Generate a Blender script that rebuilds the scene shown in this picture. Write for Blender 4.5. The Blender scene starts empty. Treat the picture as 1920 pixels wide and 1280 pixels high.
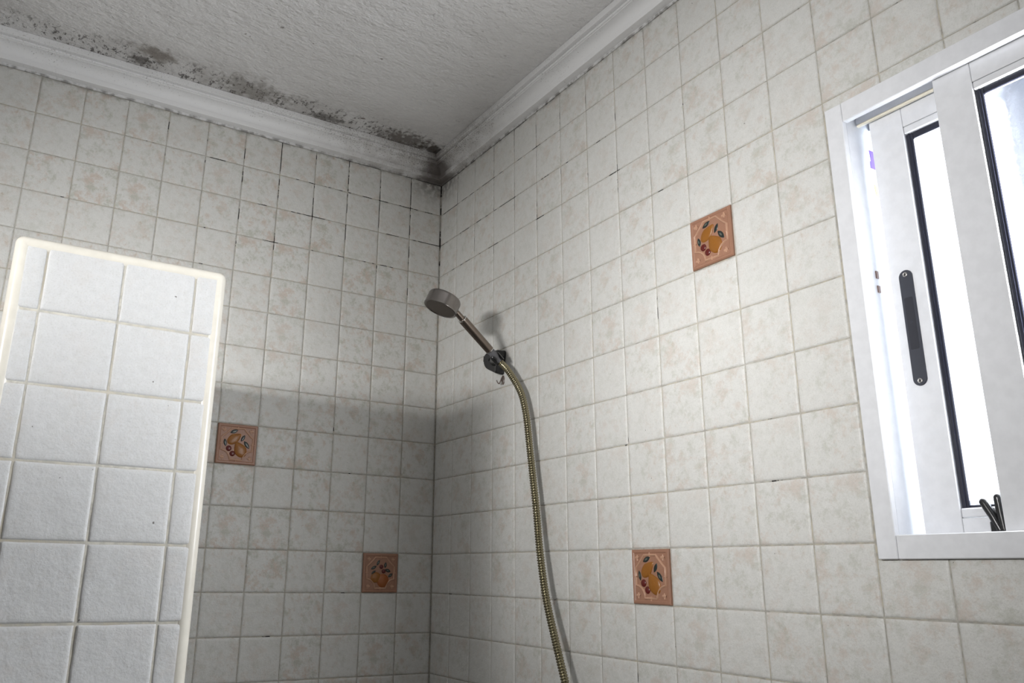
import bpy, math, random
from mathutils import Vector, Matrix, noise
random.seed(7)
C = bpy.context.scene.collection
S = bpy.context.scene

# ------------------------------------------------------------------ camera, world, exposure
cam_d = bpy.data.cameras.new('camera'); cam = bpy.data.objects.new('camera', cam_d); C.objects.link(cam)
RX = Vector((0.85972808, -0.51055566, 0.01416173)); UX = Vector((-0.15572538, -0.23561839, 0.95928806)); BX = Vector((-0.48643318, -0.82693222, -0.28207422))
m = Matrix.Identity(4)
for i in range(3): m[i][0] = RX[i]; m[i][1] = UX[i]; m[i][2] = BX[i]
m.translation = Vector((-1.09216575, -2.02793826, 1.18908326))
cam.matrix_world = m
cam_d.sensor_width = 36; cam_d.lens = 29.0365; cam_d.shift_x = 0.0432; cam_d.shift_y = -0.00965
cam_d.clip_start = 0.01
S.camera = cam
S.view_settings.view_transform = 'Standard'; S.view_settings.look = 'None'
S.view_settings.gamma = 1; S.view_settings.use_curve_mapping = False
S.view_settings.exposure = 0.14
w = bpy.data.worlds.new('overcast_sky'); S.world = w; w.use_nodes = True
w.node_tree.nodes['Background'].inputs[0].default_value = (0.82, 0.90, 1.0, 1); w.node_tree.nodes['Background'].inputs[1].default_value = 8.0
DAY_W = 8.0
LAMP_Z = 1.615; LAMP_Y0 = -1.70; LAMP_Y1 = -1.20
LAMP_AZ = (17, 49); LAMP_SPREAD = 52; LAMP_W = (3.15, 2.4)  # assumed unseen lamp: beam aims, spread and power set for wall brightness

H = 2.405; XL = -2.0; YF = -2.9

# ------------------------------------------------------------------ helpers
def mesh_obj(name, verts, faces, mats, parent=None, smooth=False, mi=None):
    me = bpy.data.meshes.new(name); me.from_pydata([tuple(v) for v in verts], [], faces)
    if not isinstance(mats, (list, tuple)): mats = [mats]
    for x in mats: me.materials.append(x)
    if mi: me.polygons.foreach_set('material_index', mi)
    if smooth: me.polygons.foreach_set('use_smooth', [True]*len(me.polygons))
    me.update()
    o = bpy.data.objects.new(name, me); C.objects.link(o)
    if parent: o.parent = parent
    return o
class MB:
    def __init__(s): s.v = []; s.f = []; s.mi = []
    def add(s, v, f, mi=0):
        b = len(s.v); s.v += [Vector(x) for x in v]; s.f += [tuple(b+i for i in q) for q in f]; s.mi += [mi]*len(f)
    def box(s, x0, x1, y0, y1, z0, z1, mi=0, bev=0.0):
        x0, x1 = min(x0, x1), max(x0, x1); y0, y1 = min(y0, y1), max(y0, y1); z0, z1 = min(z0, z1), max(z0, z1)
        if bev <= 0:
            v = [(x, y, z) for x in (x0, x1) for y in (y0, y1) for z in (z0, z1)]
            s.add(v, [(0, 1, 3, 2), (4, 6, 7, 5), (0, 4, 5, 1), (2, 3, 7, 6), (0, 2, 6, 4), (1, 5, 7, 3)], mi); return
        b = min(bev, (x1-x0)/2.01, (y1-y0)/2.01, (z1-z0)/2.01)
        v = []; idx = {}
        for i, (x, sx) in enumerate(((x0, 1), (x1, -1))):
            for j, (y, sy) in enumerate(((y0, 1), (y1, -1))):
                for k, (z, sz) in enumerate(((z0, 1), (z1, -1))):
                    idx[i, j, k, 0] = len(v); v.append((x, y+sy*b, z+sz*b))
                    idx[i, j, k, 1] = len(v); v.append((x+sx*b, y, z+sz*b))
                    idx[i, j, k, 2] = len(v); v.append((x+sx*b, y+sy*b, z))
        f = []
        for i in (0, 1): f.append([idx[i, 0, 0, 0], idx[i, 0, 1, 0], idx[i, 1, 1, 0], idx[i, 1, 0, 0]])
        for j in (0, 1): f.append([idx[0, j, 0, 1], idx[1, j, 0, 1], idx[1, j, 1, 1], idx[0, j, 1, 1]])
        for k in (0, 1): f.append([idx[0, 0, k, 2], idx[0, 1, k, 2], idx[1, 1, k, 2], idx[1, 0, k, 2]])
        for i in (0, 1):
            for j in (0, 1): f.append([idx[i, j, 0, 0], idx[i, j, 0, 1], idx[i, j, 1, 1], idx[i, j, 1, 0]])
            for k in (0, 1): f.append([idx[i, 0, k, 0], idx[i, 0, k, 2], idx[i, 1, k, 2], idx[i, 1, k, 0]])
        for j in (0, 1):
            for k in (0, 1): f.append([idx[0, j, k, 1], idx[0, j, k, 2], idx[1, j, k, 2], idx[1, j, k, 1]])
        for i in (0, 1):
            for j in (0, 1):
                for k in (0, 1): f.append([idx[i, j, k, 0], idx[i, j, k, 1], idx[i, j, k, 2]])
        ctr = Vector(((x0+x1)/2, (y0+y1)/2, (z0+z1)/2)); g = []
        for q in f:
            p = [Vector(v[i]) for i in q]; n = (p[1]-p[0]).cross(p[2]-p[0]); c = sum(p, Vector())/len(p)
            g.append(q if n.dot(c-ctr) > 0 else q[::-1])
        s.add(v, g, mi)
    def tube(s, pts, rad, seg=16, cap=True, mi=0):
        pts = [Vector(p) for p in pts]; n = len(pts)
        if not isinstance(rad, (list, tuple)): rad = [rad]*n
        t0 = (pts[1]-pts[0]).normalized(); a = t0.orthogonal().normalized(); v = []
        for i in range(n):
            t = (pts[min(i+1, n-1)]-pts[max(i-1, 0)])
            if t.length < 1e-9: t = t0
            t = t.normalized(); a = (a-t*a.dot(t)).normalized(); b = t.cross(a)
            for k in range(seg):
                q = 2*math.pi*k/seg; v.append(pts[i]+(a*math.cos(q)+b*math.sin(q))*rad[i])
        f = [(i*seg+k, i*seg+(k+1) % seg, (i+1)*seg+(k+1) % seg, (i+1)*seg+k) for i in range(n-1) for k in range(seg)]
        if cap: f += [tuple(range(seg))[::-1], tuple((n-1)*seg+k for k in range(seg))]
        s.add(v, f, mi)
    def lathe(s, base, axis, prof, seg=48, mi=0):      # prof: (distance along axis, radius)
        base = Vector(base); axis = Vector(axis).normalized(); a = axis.orthogonal().normalized(); b = axis.cross(a); v = []
        for (d, r) in prof:
            for k in range(seg):
                q = 2*math.pi*k/seg; v.append(base+axis*d+(a*math.cos(q)+b*math.sin(q))*r)
        n = len(prof)
        f = [(i*seg+k, i*seg+(k+1) % seg, (i+1)*seg+(k+1) % seg, (i+1)*seg+k) for i in range(n-1) for k in range(seg)]
        f += [tuple(range(seg))[::-1], tuple((n-1)*seg+k for k in range(seg))]
        s.add(v, f, mi)
    def build(s, name, mats, parent=None, smooth=False, angle=None):
        o = mesh_obj(name, s.v, s.f, mats, parent, smooth or angle is not None, s.mi)
        if angle is not None: o.data.set_sharp_from_angle(angle=math.radians(angle))
        return o
def struct(o): o['kind'] = 'structure'; return o
def empty(name, loc=(0, 0, 0)):
    o = bpy.data.objects.new(name, None); C.objects.link(o); o.location = loc; o.empty_display_size = 0.05; return o
def tag(o, label, cat, group=None):
    o['label'] = label; o['category'] = cat
    if group: o['group'] = group
    return o
def adopt(o, root):                       # parts are modelled in world space; keep them there under their root
    o.parent = root; o.matrix_parent_inverse = Matrix.Translation(-root.location); return o

# ------------------------------------------------------------------ materials
class NT:
    def __init__(s, name):
        s.m = bpy.data.materials.new(name); s.m.use_nodes = True; s.t = s.m.node_tree
        s.b = s.t.nodes['Principled BSDF']; s.out = s.t.nodes['Material Output']
    def n(s, kind, **kw):
        x = s.t.nodes.new(kind)
        for k, v in kw.items():
            if k.startswith('i_'):
                k = k[2:]; x.inputs[int(k) if k.isdigit() else k.replace('_', ' ')].default_value = v
            else: setattr(x, k, v)
        return x
    def l(s, a, b): s.t.links.new(a, b)
    def math(s, op, a, b=None, c=None, clamp=False):
        x = s.t.nodes.new('ShaderNodeMath'); x.operation = op; x.use_clamp = clamp
        for i, q in enumerate((a, b, c)):
            if q is None: continue
            if isinstance(q, (int, float)): x.inputs[i].default_value = q
            else: s.l(q, x.inputs[i])
        return x.outputs[0]
    def ramp(s, v, a, b, lo=0.0, hi=1.0):
        x = s.t.nodes.new('ShaderNodeMapRange'); x.clamp = True; x.interpolation_type = 'SMOOTHSTEP'
        s.l(v, x.inputs[0]); x.inputs[1].default_value = a; x.inputs[2].default_value = b; x.inputs[3].default_value = lo; x.inputs[4].default_value = hi
        return x.outputs[0]
    def mix(s, f, a, b):
        x = s.t.nodes.new('ShaderNodeMix'); x.data_type = 'RGBA'
        if isinstance(f, (int, float)): x.inputs[0].default_value = f
        else: s.l(f, x.inputs[0])
        for i, q in ((6, a), (7, b)):
            if isinstance(q, tuple): x.inputs[i].default_value = (*q, 1) if len(q) == 3 else q
            else: s.l(q, x.inputs[i])
        return x.outputs[2]
    def noise(s, vec, scale, detail=4, rough=0.55, w=None, out=0):
        x = s.t.nodes.new('ShaderNodeTexNoise')
        if w is not None: x.noise_dimensions = '4D'; s.l(w, x.inputs['W'])
        x.inputs['Scale'].default_value = scale; x.inputs['Detail'].default_value = detail; x.inputs['Roughness'].default_value = rough
        s.l(vec, x.inputs['Vector']); return x.outputs[out]
    def bump(s, h, strength, dist, nrm=None):
        x = s.t.nodes.new('ShaderNodeBump'); x.inputs['Strength'].default_value = strength; x.inputs['Distance'].default_value = dist
        s.l(h, x.inputs['Height'])
        if nrm is not None: s.l(nrm, x.inputs['Normal'])
        return x.outputs[0]
def simple(name, col, rough=0.5, metal=0.0, bump=None, **kw):
    t = NT(name); t.b.inputs['Base Color'].default_value = (*col, 1); t.b.inputs['Roughness'].default_value = rough; t.b.inputs['Metallic'].default_value = metal
    if name == 'brushed_dark_nickel': t.b.inputs['Anisotropic'].default_value = 0.8
    geo = t.n('ShaderNodeNewGeometry')
    nz = t.noise(geo.outputs['Position'], 60, 3)
    t.l(t.mix(t.ramp(nz, 0.3, 0.7), tuple(c*0.94 for c in col), col), t.b.inputs['Base Color'])
    if bump: t.l(t.bump(t.noise(geo.outputs['Position'], bump[0], 3), bump[1], 0.001), t.b.inputs['Normal'])
    for k, v in kw.items(): t.b.inputs[k.replace('_', ' ')].default_value = v
    return t.m

def tile_material(name, white=(0.665, 0.662, 0.640), blotch=1.0):
    t = NT(name); geo = t.n('ShaderNodeNewGeometry'); P = geo.outputs['Position']
    at = t.n('ShaderNodeAttribute', attribute_name='tuv'); sep = t.n('ShaderNodeSeparateXYZ'); t.l(at.outputs['Vector'], sep.inputs[0])
    tid = sep.outputs[2]
    cmb = t.n('ShaderNodeCombineXYZ'); t.l(sep.outputs[0], cmb.inputs[0]); t.l(sep.outputs[1], cmb.inputs[1])
    pr = t.math('MULTIPLY', t.math('FLOOR', t.math('MULTIPLY', t.math('FRACT', tid), 9.0)), 3.7)       # nine print variants
    V = cmb.outputs[0]
    wh = t.n('ShaderNodeTexWhiteNoise', noise_dimensions='1D'); t.l(tid, wh.inputs['W'])
    n1 = t.noise(V, 2.6, 7, 0.72, w=pr)
    n2 = t.noise(V, 3.4, 7, 0.76, w=t.math('ADD', pr, 11.3))
    n3 = t.noise(V, 9.0, 5, 0.65, w=t.math('ADD', pr, 5.1))
    fine = t.noise(P, 420, 3, 0.7); fib = t.noise(P, 90, 6, 0.7)
    amt = t.ramp(wh.outputs[0], 0.15, 0.8, 0.35, 1.0)
    pink = t.math('MULTIPLY', t.math('MULTIPLY', t.ramp(n1, 0.49, 0.62), amt), 0.95*blotch)
    grn = t.math('MULTIPLY', t.math('MULTIPLY', t.ramp(n2, 0.49, 0.64), amt), 0.95*blotch)
    spot = t.math('MULTIPLY', t.math('MULTIPLY', t.ramp(n3, 0.58, 0.70), t.ramp(n1, 0.40, 0.55)), 0.65*blotch)
    c = t.mix(t.ramp(fib, 0.3, 0.7), tuple(x*0.93 for x in white), white)
    c = t.mix(pink, c, (0.55, 0.465, 0.405)); c = t.mix(grn, c, (0.45, 0.455, 0.395)); c = t.mix(spot, c, (0.45, 0.36, 0.27))
    c = t.mix(t.ramp(fine, 0.50, 0.68, 0, 0.30), c, (0.40, 0.39, 0.36))
    # mildew where the wall meets the cornice and in the corner of the shower
    sp = t.n('ShaderNodeSeparateXYZ'); t.l(P, sp.inputs[0])
    d = t.math('SQRT', t.math('ADD', t.math('POWER', sp.outputs[0], 2.0), t.math('POWER', sp.outputs[1], 2.0)))
    zc = t.ramp(sp.outputs[2], 2.312, 2.337)
    corner = t.math('MULTIPLY', t.ramp(d, 0.02, 0.16, 1, 0), t.ramp(sp.outputs[2], 2.24, 2.34))
    dark = t.math('MAXIMUM', t.math('MULTIPLY', zc, t.ramp(t.noise(P, 35, 4), 0.44, 0.62, 0, 0.75)), t.math('MULTIPLY', corner, t.ramp(t.noise(P, 60, 4), 0.35, 0.6, 0.15, 0.85)))
    speck = t.ramp(t.noise(P, 130, 1), 0.80, 0.83, 0, 0.8)
    c = t.mix(dark, c, (0.10, 0.09, 0.08)); c = t.mix(speck, c, (0.08, 0.07, 0.06))
    t.l(c, t.b.inputs['Base Color']); t.b.inputs['Roughness'].default_value = 0.42
    t.b.inputs['Specular IOR Level'].default_value = 0.35
    nb = t.bump(t.noise(P, 38, 5, 0.6), 0.55, 0.004); nb = t.bump(t.noise(P, 230, 3, 0.6), 0.35, 0.0012, nb)
    t.l(nb, t.b.inputs['Normal']); return t.m
def grout_material(name, base=(0.45, 0.435, 0.395), mold=1.0, thr0=0.640):
    t = NT(name); geo = t.n('ShaderNodeNewGeometry'); P = geo.outputs['Position']
    sp = t.n('ShaderNodeSeparateXYZ'); t.l(P, sp.inputs[0])
    d = t.math('SQRT', t.math('ADD', t.math('POWER', sp.outputs[0], 2.0), t.math('POWER', sp.outputs[1], 2.0)))
    near = t.math('MAXIMUM', t.math('MULTIPLY', t.ramp(d, 0.15, 1.2, 1, 0), t.ramp(sp.outputs[2], 1.85, 2.2)), t.ramp(sp.outputs[2], 2.18, 2.36, 0, 0.35))
    thr = t.math('SUBTRACT', thr0, t.math('MULTIPLY', near, 0.16*mold))
    near = t.math('MULTIPLY', near, t.ramp(d, 0.004, 0.02, 0.45, 1))
    nz = t.noise(P, 17, 3, 0.6); nf = t.noise(P, 90, 2, 0.6)
    v = t.math('ADD', t.math('MULTIPLY', nz, 0.8), t.math('MULTIPLY', nf, 0.2))
    msk = t.math('MULTIPLY', t.math('SUBTRACT', v, thr), 40.0, clamp=True)
    c = t.mix(t.ramp(t.noise(P, 7, 3), 0.35, 0.65), base, (0.47, 0.43, 0.35)); c = t.mix(t.ramp(nf, 0.35, 0.7), c, tuple(x*0.72 for x in base))
    t.l(t.mix(msk, c, (0.012, 0.010, 0.009)), t.b.inputs['Base Color']); t.b.inputs['Roughness'].default_value = 0.9
    t.l(t.bump(t.noise(P, 300, 3), 0.5, 0.001), t.b.inputs['Normal']); return t.m
def ceiling_material():
    t = NT('ceiling_plaster'); geo = t.n('ShaderNodeNewGeometry'); P = geo.outputs['Position']
    sp = t.n('ShaderNodeSeparateXYZ'); t.l(P, sp.inputs[0]); X, Y = sp.outputs[0], sp.outputs[1]
    mp = t.n('ShaderNodeMapping'); t.l(P, mp.inputs[0]); mp.inputs['Scale'].default_value = (1, 1.6, 1); mp.inputs['Rotation'].default_value = (0, 0, 0.5)
    c = t.mix(t.ramp(t.noise(P, 2.2, 4), 0.35, 0.65), (0.80, 0.79, 0.79), (0.86, 0.852, 0.855))
    dist = t.math('MULTIPLY', Y, -1.0)
    band = t.ramp(dist, 0.03, 0.24, 1, 0)
    bandx = t.math('MULTIPLY', t.ramp(t.math('MULTIPLY', X, -1.0), 0.04, 0.16, 1, 0), t.ramp(dist, 0.1, 0.7, 1, 0))
    band = t.math('MAXIMUM', band, t.math('MULTIPLY', bandx, 0.6))
    lowf = t.noise(P, 5.5, 3, 0.6)
    stain = t.math('MULTIPLY', band, t.ramp(lowf, 0.36, 0.66, 0.1, 0.85))
    c = t.mix(t.math('MULTIPLY', stain, 0.62), c, (0.20, 0.175, 0.145))
    mp2 = t.n('ShaderNodeMapping'); t.l(P, mp2.inputs[0]); mp2.inputs['Scale'].default_value = (1, 0.55, 1)
    sc = t.noise(mp2.outputs[0], 105, 4, 0.7)
    spots = t.math('MULTIPLY', t.ramp(sc, 0.53, 0.62), t.ramp(t.math('MULTIPLY', band, t.math('ADD', lowf, 0.25)), 0.30, 0.62, 0, 1))
    c = t.mix(t.math('MULTIPLY', spots, 0.85), c, (0.055, 0.045, 0.038))
    far = t.math('MULTIPLY', t.ramp(t.noise(P, 40, 3), 0.70, 0.74), t.ramp(dist, 0.1, 1.1, 0.8, 0))
    c = t.mix(far, c, (0.12, 0.09, 0.07))
    def blob(x, y, r, col, a, sc=40):
        nonlocal c
        dx = t.math('SUBTRACT', X, x); dy = t.math('MULTIPLY', t.math('SUBTRACT', Y, y), 1.9)
        dd = t.math('SQRT', t.math('ADD', t.math('MULTIPLY', dx, dx), t.math('MULTIPLY', dy, dy)))
        dd = t.math('ADD', dd, t.math('MULTIPLY', t.math('SUBTRACT', t.noise(P, sc, 4), 0.5), r*2.2))
        c = t.mix(t.ramp(dd, r*0.25, r, a, 0), c, col)
    blob(-0.865, -0.118, 0.07, (0.17, 0.14, 0.11), 0.75); blob(-0.90, -0.075, 0.05, (0.07, 0.06, 0.05), 0.8, 90)
    blob(-0.05, -0.06, 0.085, (0.05, 0.042, 0.036), 0.9); blob(-0.16, -0.07, 0.12, (0.09, 0.07, 0.055), 0.8, 80); blob(-0.40, -0.06, 0.06, (0.07, 0.06, 0.05), 0.7, 70)
    blob(-0.62, -0.09, 0.13, (0.16, 0.14, 0.11), 0.5, 60)
    t.l(c, t.b.inputs['Base Color']); t.b.inputs['Roughness'].default_value = 0.55
    nb = t.bump(t.noise(mp.outputs[0], 16, 4, 0.6), 0.8, 0.016); nb = t.bump(t.noise(mp.outputs[0], 70, 4, 0.6), 0.8, 0.006, nb)
    t.l(nb, t.b.inputs['Normal']); return t.m
def cornice_material():
    t = NT('cornice_paint'); geo = t.n('ShaderNodeNewGeometry'); P = geo.outputs['Position']
    sp = t.n('ShaderNodeSeparateXYZ'); t.l(P, sp.inputs[0])
    d = t.math('SQRT', t.math('ADD', t.math('POWER', sp.outputs[0], 2.0), t.math('POWER', sp.outputs[1], 2.0)))
    cor = t.ramp(d, 0.07, 0.55, 1, 0)
    low = t.noise(P, 6, 3)
    hi = t.ramp(sp.outputs[2], 2.360, 2.386)
    thr = t.math('SUBTRACT', 0.66, t.math('ADD', t.math('MULTIPLY', cor, 0.10), t.math('ADD', t.math('MULTIPLY', hi, 0.05), t.math('MULTIPLY', t.math('SUBTRACT', low, 0.5), 0.25))))
    sp1 = t.math('MULTIPLY', t.math('SUBTRACT', t.noise(P, 260, 3, 0.7), thr), 9.0, clamp=True)
    c = t.mix(t.math('MULTIPLY', cor, t.ramp(t.noise(P, 28, 3), 0.3, 0.7, 0.1, 0.6)), (0.86, 0.86, 0.865), (0.40, 0.37, 0.34))
    c = t.mix(t.math('MULTIPLY', sp1, 0.8), c, (0.22, 0.20, 0.18))
    d2 = t.ramp(t.math('ADD', d, t.math('MULTIPLY', t.noise(P, 50, 3), 0.05)), 0.07, 0.13, 0.85, 0)
    c = t.mix(d2, c, (0.10, 0.08, 0.07))
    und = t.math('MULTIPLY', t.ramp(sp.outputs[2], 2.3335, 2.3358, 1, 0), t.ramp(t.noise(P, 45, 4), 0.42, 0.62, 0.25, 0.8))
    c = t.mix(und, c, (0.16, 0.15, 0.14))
    t.l(c, t.b.inputs['Base Color']); t.b.inputs['Roughness'].default_value = 0.5
    t.l(t.bump(t.noise(P, 50, 4), 0.4, 0.002), t.b.inputs['Normal']); return t.m

M = {}
M['tile'] = tile_material('mottled_wall_tile', blotch=0.95); M['tile_r'] = tile_material('lightly_mottled_wall_tile', blotch=0.62); M['tile_far'] = tile_material('grey_wall_tile', (0.42, 0.41, 0.39), 0.5); M['grout'] = grout_material('mouldy_grout')
M['tile_pier'] = tile_material('pale_pier_tile', (0.60, 0.605, 0.61), 0.16); M['grout_pier'] = grout_material('cream_grout', (0.60, 0.58, 0.52), 0.25, 0.72)
M['ceiling'] = ceiling_material(); M['cornice'] = cornice_material()
M['plastic_trim'] = simple('ivory_plastic_trim', (0.70, 0.67, 0.60), 0.3)
M['alu'] = simple('white_powder_coat', (0.76, 0.77, 0.80), 0.22, Specular_IOR_Level=0.5)
M['gasket'] = simple('black_rubber', (0.025, 0.027, 0.042), 0.22)
M['handle_black'] = simple('charcoal_plastic', (0.045, 0.048, 0.062), 0.35)
M['recess_shade'] = simple('painted_recess_shade', (0.022, 0.023, 0.032), 0.4)  # darker copy of the handle plastic, colour stands in for shade in hollows
M['screw'] = simple('dull_steel', (0.42, 0.40, 0.38), 0.35, 1.0)
M['track'] = simple('cream_track_strip', (0.80, 0.74, 0.60), 0.4)
M['outer'] = simple('white_outer_reveal', (0.85, 0.84, 0.84), 0.7)
M['floor'] = simple('grey_floor_tile', (0.25, 0.24, 0.22), 0.5, bump=(40, 0.3))
M['steel'] = simple('brushed_dark_nickel', (0.27, 0.25, 0.235), 0.2, 1.0)
M['steel_handle'] = simple('worn_bronze_nickel', (0.25, 0.205, 0.175), 0.26, 1.0)
M['chrome'] = simple('polished_chrome', (0.75, 0.74, 0.72), 0.12, 1.0)
M['spray'] = simple('dark_spray_plate', (0.11, 0.09, 0.075), 0.4, 0.6)
M['grey_plastic'] = simple('grey_connector_plastic', (0.13, 0.13, 0.14), 0.38)
M['black_plastic'] = simple('gloss_black_plastic', (0.018, 0.018, 0.019), 0.24)
M['hose'] = simple('brassy_hose_metal', (0.34, 0.305, 0.20), 0.18, 1.0)
M['hook'] = simple('brown_hook_plastic', (0.13, 0.10, 0.085), 0.3)
M['terra'] = simple('terracotta_glaze', (0.33, 0.17, 0.11), 0.42, bump=(160, 0.5))
M['terra_hi'] = simple('pale_terracotta_relief', (0.49, 0.285, 0.19), 0.34, bump=(160, 0.4))
M['fruit'] = simple('ochre_fruit_glaze', (0.28, 0.105, 0.012), 0.36, bump=(120, 0.5))
M['fruit_orange'] = simple('burnt_orange_glaze', (0.30, 0.085, 0.014), 0.36, bump=(120, 0.5))
M['cherry'] = simple('dark_red_glaze', (0.11, 0.012, 0.009), 0.3)
M['leaf'] = simple('black_green_glaze', (0.018, 0.024, 0.022), 0.3)
M['leaf_vein'] = simple('grey_leaf_centre', (0.11, 0.12, 0.10), 0.35)
M['purple'] = simple('violet_print', (0.10, 0.03, 0.55), 0.5); M['green_p'] = simple('pale_green_print', (0.50, 0.72, 0.42), 0.5); M['yellow_p'] = simple('yellow_print', (0.85, 0.60, 0.15), 0.5); M['paper'] = simple('white_paper', (0.85, 0.85, 0.85), 0.6)
M['strike'] = simple('brown_metal_plate', (0.20, 0.13, 0.11), 0.4, 0.5)
def glass_material():
    t = NT('pebbled_frosted_glass'); t.t.nodes.remove(t.b)
    geo = t.n('ShaderNodeNewGeometry'); P = geo.outputs['Position']
    nb = t.bump(t.noise(P, 210, 2, 0.5), 0.6, 0.003)
    rf = t.n('ShaderNodeBsdfRefraction', i_Roughness=0.12, i_IOR=1.18); rf.inputs['Color'].default_value = (0.95, 0.97, 1, 1)
    tr = t.n('ShaderNodeBsdfTranslucent'); tr.inputs['Color'].default_value = (0.9, 0.93, 1, 1)
    tp = t.n('ShaderNodeBsdfTransparent'); gl = t.n('ShaderNodeBsdfGlossy', i_Roughness=0.15); fr = t.n('ShaderNodeFresnel')
    for x in (rf, gl): t.l(nb, x.inputs['Normal'])
    a = t.n('ShaderNodeMixShader', i_0=0.35); t.l(rf.outputs[0], a.inputs[1]); t.l(tr.outputs[0], a.inputs[2])
    b = t.n('ShaderNodeMixShader', i_0=0.12); t.l(a.outputs[0], b.inputs[1]); t.l(tp.outputs[0], b.inputs[2])
    g = t.n('ShaderNodeMixShader'); t.l(fr.outputs[0], g.inputs[0]); t.l(b.outputs[0], g.inputs[1]); t.l(gl.outputs[0], g.inputs[2])
    t.l(g.outputs[0], t.out.inputs['Surface']); return t.m
M['glass'] = glass_material()
def emit(name, col, s):
    t = NT(name); t.b.inputs['Base Color'].default_value = (*col, 1); t.b.inputs['Emission Color'].default_value = (*col, 1); t.b.inputs['Emission Strength'].default_value = s; return t.m

# ------------------------------------------------------------------ tiled surfaces
GROUT = 0.0022
def tiled(name, origin, sdir, tdir, ndir, slines, tlines, mats, hole=None, skip=(), clip=None, res=13, gap=0.0007, seed=0, backing=True, thick=0.12, wobble=1.0, backhole=None):
    """A wall whose tiles are modelled one by one (pillowed, uneven edges) over a grout bed. s,t are metres along the wall."""
    O, Sd, Td, Nd = map(Vector, (origin, sdir, tdir, ndir))
    rnd = random.Random(seed); rects = []
    for i in range(len(slines)-1):
        for j in range(len(tlines)-1):
            if (i, j) in skip: continue
            a, b = sorted((slines[i], slines[i+1])); c, d = sorted((tlines[j], tlines[j+1]))
            full = (a, b, c, d)
            if clip: a, b, c, d = max(a, clip[0]), min(b, clip[1]), max(c, clip[2]), min(d, clip[3])
            if b-a < 0.012 or d-c < 0.012: continue
            ps = [(a, b, c, d)]
            if hole and not (b <= hole[0] or a >= hole[1] or d <= hole[2] or c >= hole[3]):
                ps = []
                if c < hole[2]: ps.append((a, b, c, hole[2]))
                if d > hole[3]: ps.append((a, b, hole[3], d))
                if a < hole[0] and hole[0]-a > 0.02: ps.append((a, hole[0], max(c, hole[2]), min(d, hole[3])))
                if b > hole[1] and b-hole[1] > 0.02: ps.append((hole[1], b, max(c, hole[2]), min(d, hole[3])))
            tid = rnd.random()*1000
            for p in ps:
                if p[1]-p[0] > 0.01 and p[3]-p[2] > 0.01: rects.append((p, full, tid))
    if res >= 13: F = [0, .012, .03, .055, .09, .2, .35, .5, .65, .8, .91, .945, .97, .988, 1]
    else: F = [0, .03, .09, .5, .91, .97, 1]
    n = len(F); V = []; Q = []; A = []
    for (a, b, c, d), full, tid in rects:
        a += gap; b -= gap; c += gap; d -= gap; base = len(V)
        tx, ty = rnd.uniform(-1, 1)*0.004*wobble, rnd.uniform(-1, 1)*0.004*wobble; dz = rnd.uniform(-.0003, .0003)*wobble
        for jj in range(n):
            for ii in range(n):
                fs, ft = F[ii], F[jj]; s_ = a+(b-a)*fs; t_ = c+(d-c)*ft
                q = Vector((s_*9+tid, t_*9, 3.3)); wv = noise.noise_vector(Vector((s_*70+tid, t_*70, tid)))*0.00055*wobble
                wv += noise.noise_vector(Vector((s_*260+tid, t_*260, tid)))*0.00022*wobble
                es = min(fs*(b-a), (1-fs)*(b-a)); et = min(ft*(d-c), (1-ft)*(d-c))
                R = 0.0062+0.0016*noise.noise(Vector((s_*90+tid, t_*90, 1.7)))*wobble
                def pf(e): e = min(max(e/R, 0), 1); return math.sqrt(max(0, 1-(1-e)**2))
                hgt = GROUT*(min(pf(es), pf(et))*0.75+pf(es)*pf(et)*0.25)
                inner = min(1, min(es, et)/0.012)
                hgt += dz+((fs-.5)*tx+(ft-.5)*ty)*0.1+noise.noise(Vector((s_*30+tid, t_*30, 9.1)))*0.0005*wobble*inner
                if hgt < 0.0001 or min(es, et) == 0: hgt = -0.0004
                V.append(O+Sd*(s_+wv.x)+Td*(t_+wv.y)+Nd*(hgt-GROUT))
                A += [(s_-full[0])/0.1, (t_-full[2])/0.1, tid]
        for jj in range(n-1):
            for ii in range(n-1):
                k = base+jj*n+ii; Q.append((k, k+1, k+n+1, k+n))
    flip = Sd.cross(Td).dot(Nd) < 0
    if flip: Q = [q[::-1] for q in Q]
    mi = [0]*len(Q)
    if backing:
        s0, s1 = min(slines)-0.004, max(slines)+0.004; t0, t1 = min(tlines), max(tlines)
        if clip: s0, s1, t0, t1 = max(s0, clip[0]-0.004), min(s1, clip[1]+0.004), max(t0, clip[2]), min(t1, clip[3])
        cells = [(s0, s1, t0, t1)] if not hole else [(s0, hole[0], t0, t1), (hole[1], s1, t0, t1), (hole[0], hole[1], t0, hole[2]), (hole[0], hole[1], hole[3], t1)]
        for (a, b, c, d) in cells:
            base = len(V); z0 = -GROUT+0.0001; z1 = -thick
            for zz in (z0, z1):
                for (s_, t_) in ((a, c), (b, c), (b, d), (a, d)):
                    V.append(O+Sd*s_+Td*t_+Nd*zz); A += [0, 0, 0]
            fs = [(0, 1, 2, 3), (7, 6, 5, 4), (0, 4, 5, 1), (1, 5, 6, 2), (2, 6, 7, 3), (3, 7, 4, 0)]
            for q in fs:
                q = tuple(base+i for i in q); Q.append(q[::-1] if flip else q); mi.append(1)
    o = mesh_obj(name, V, Q, mats, None, False, mi)
    o.data.polygons.foreach_set('use_smooth', [x == 0 for x in mi])
    at = o.data.attributes.new('tuv', 'FLOAT_VECTOR', 'POINT'); at.data.foreach_set('vector', A)
    return struct(o)

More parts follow.
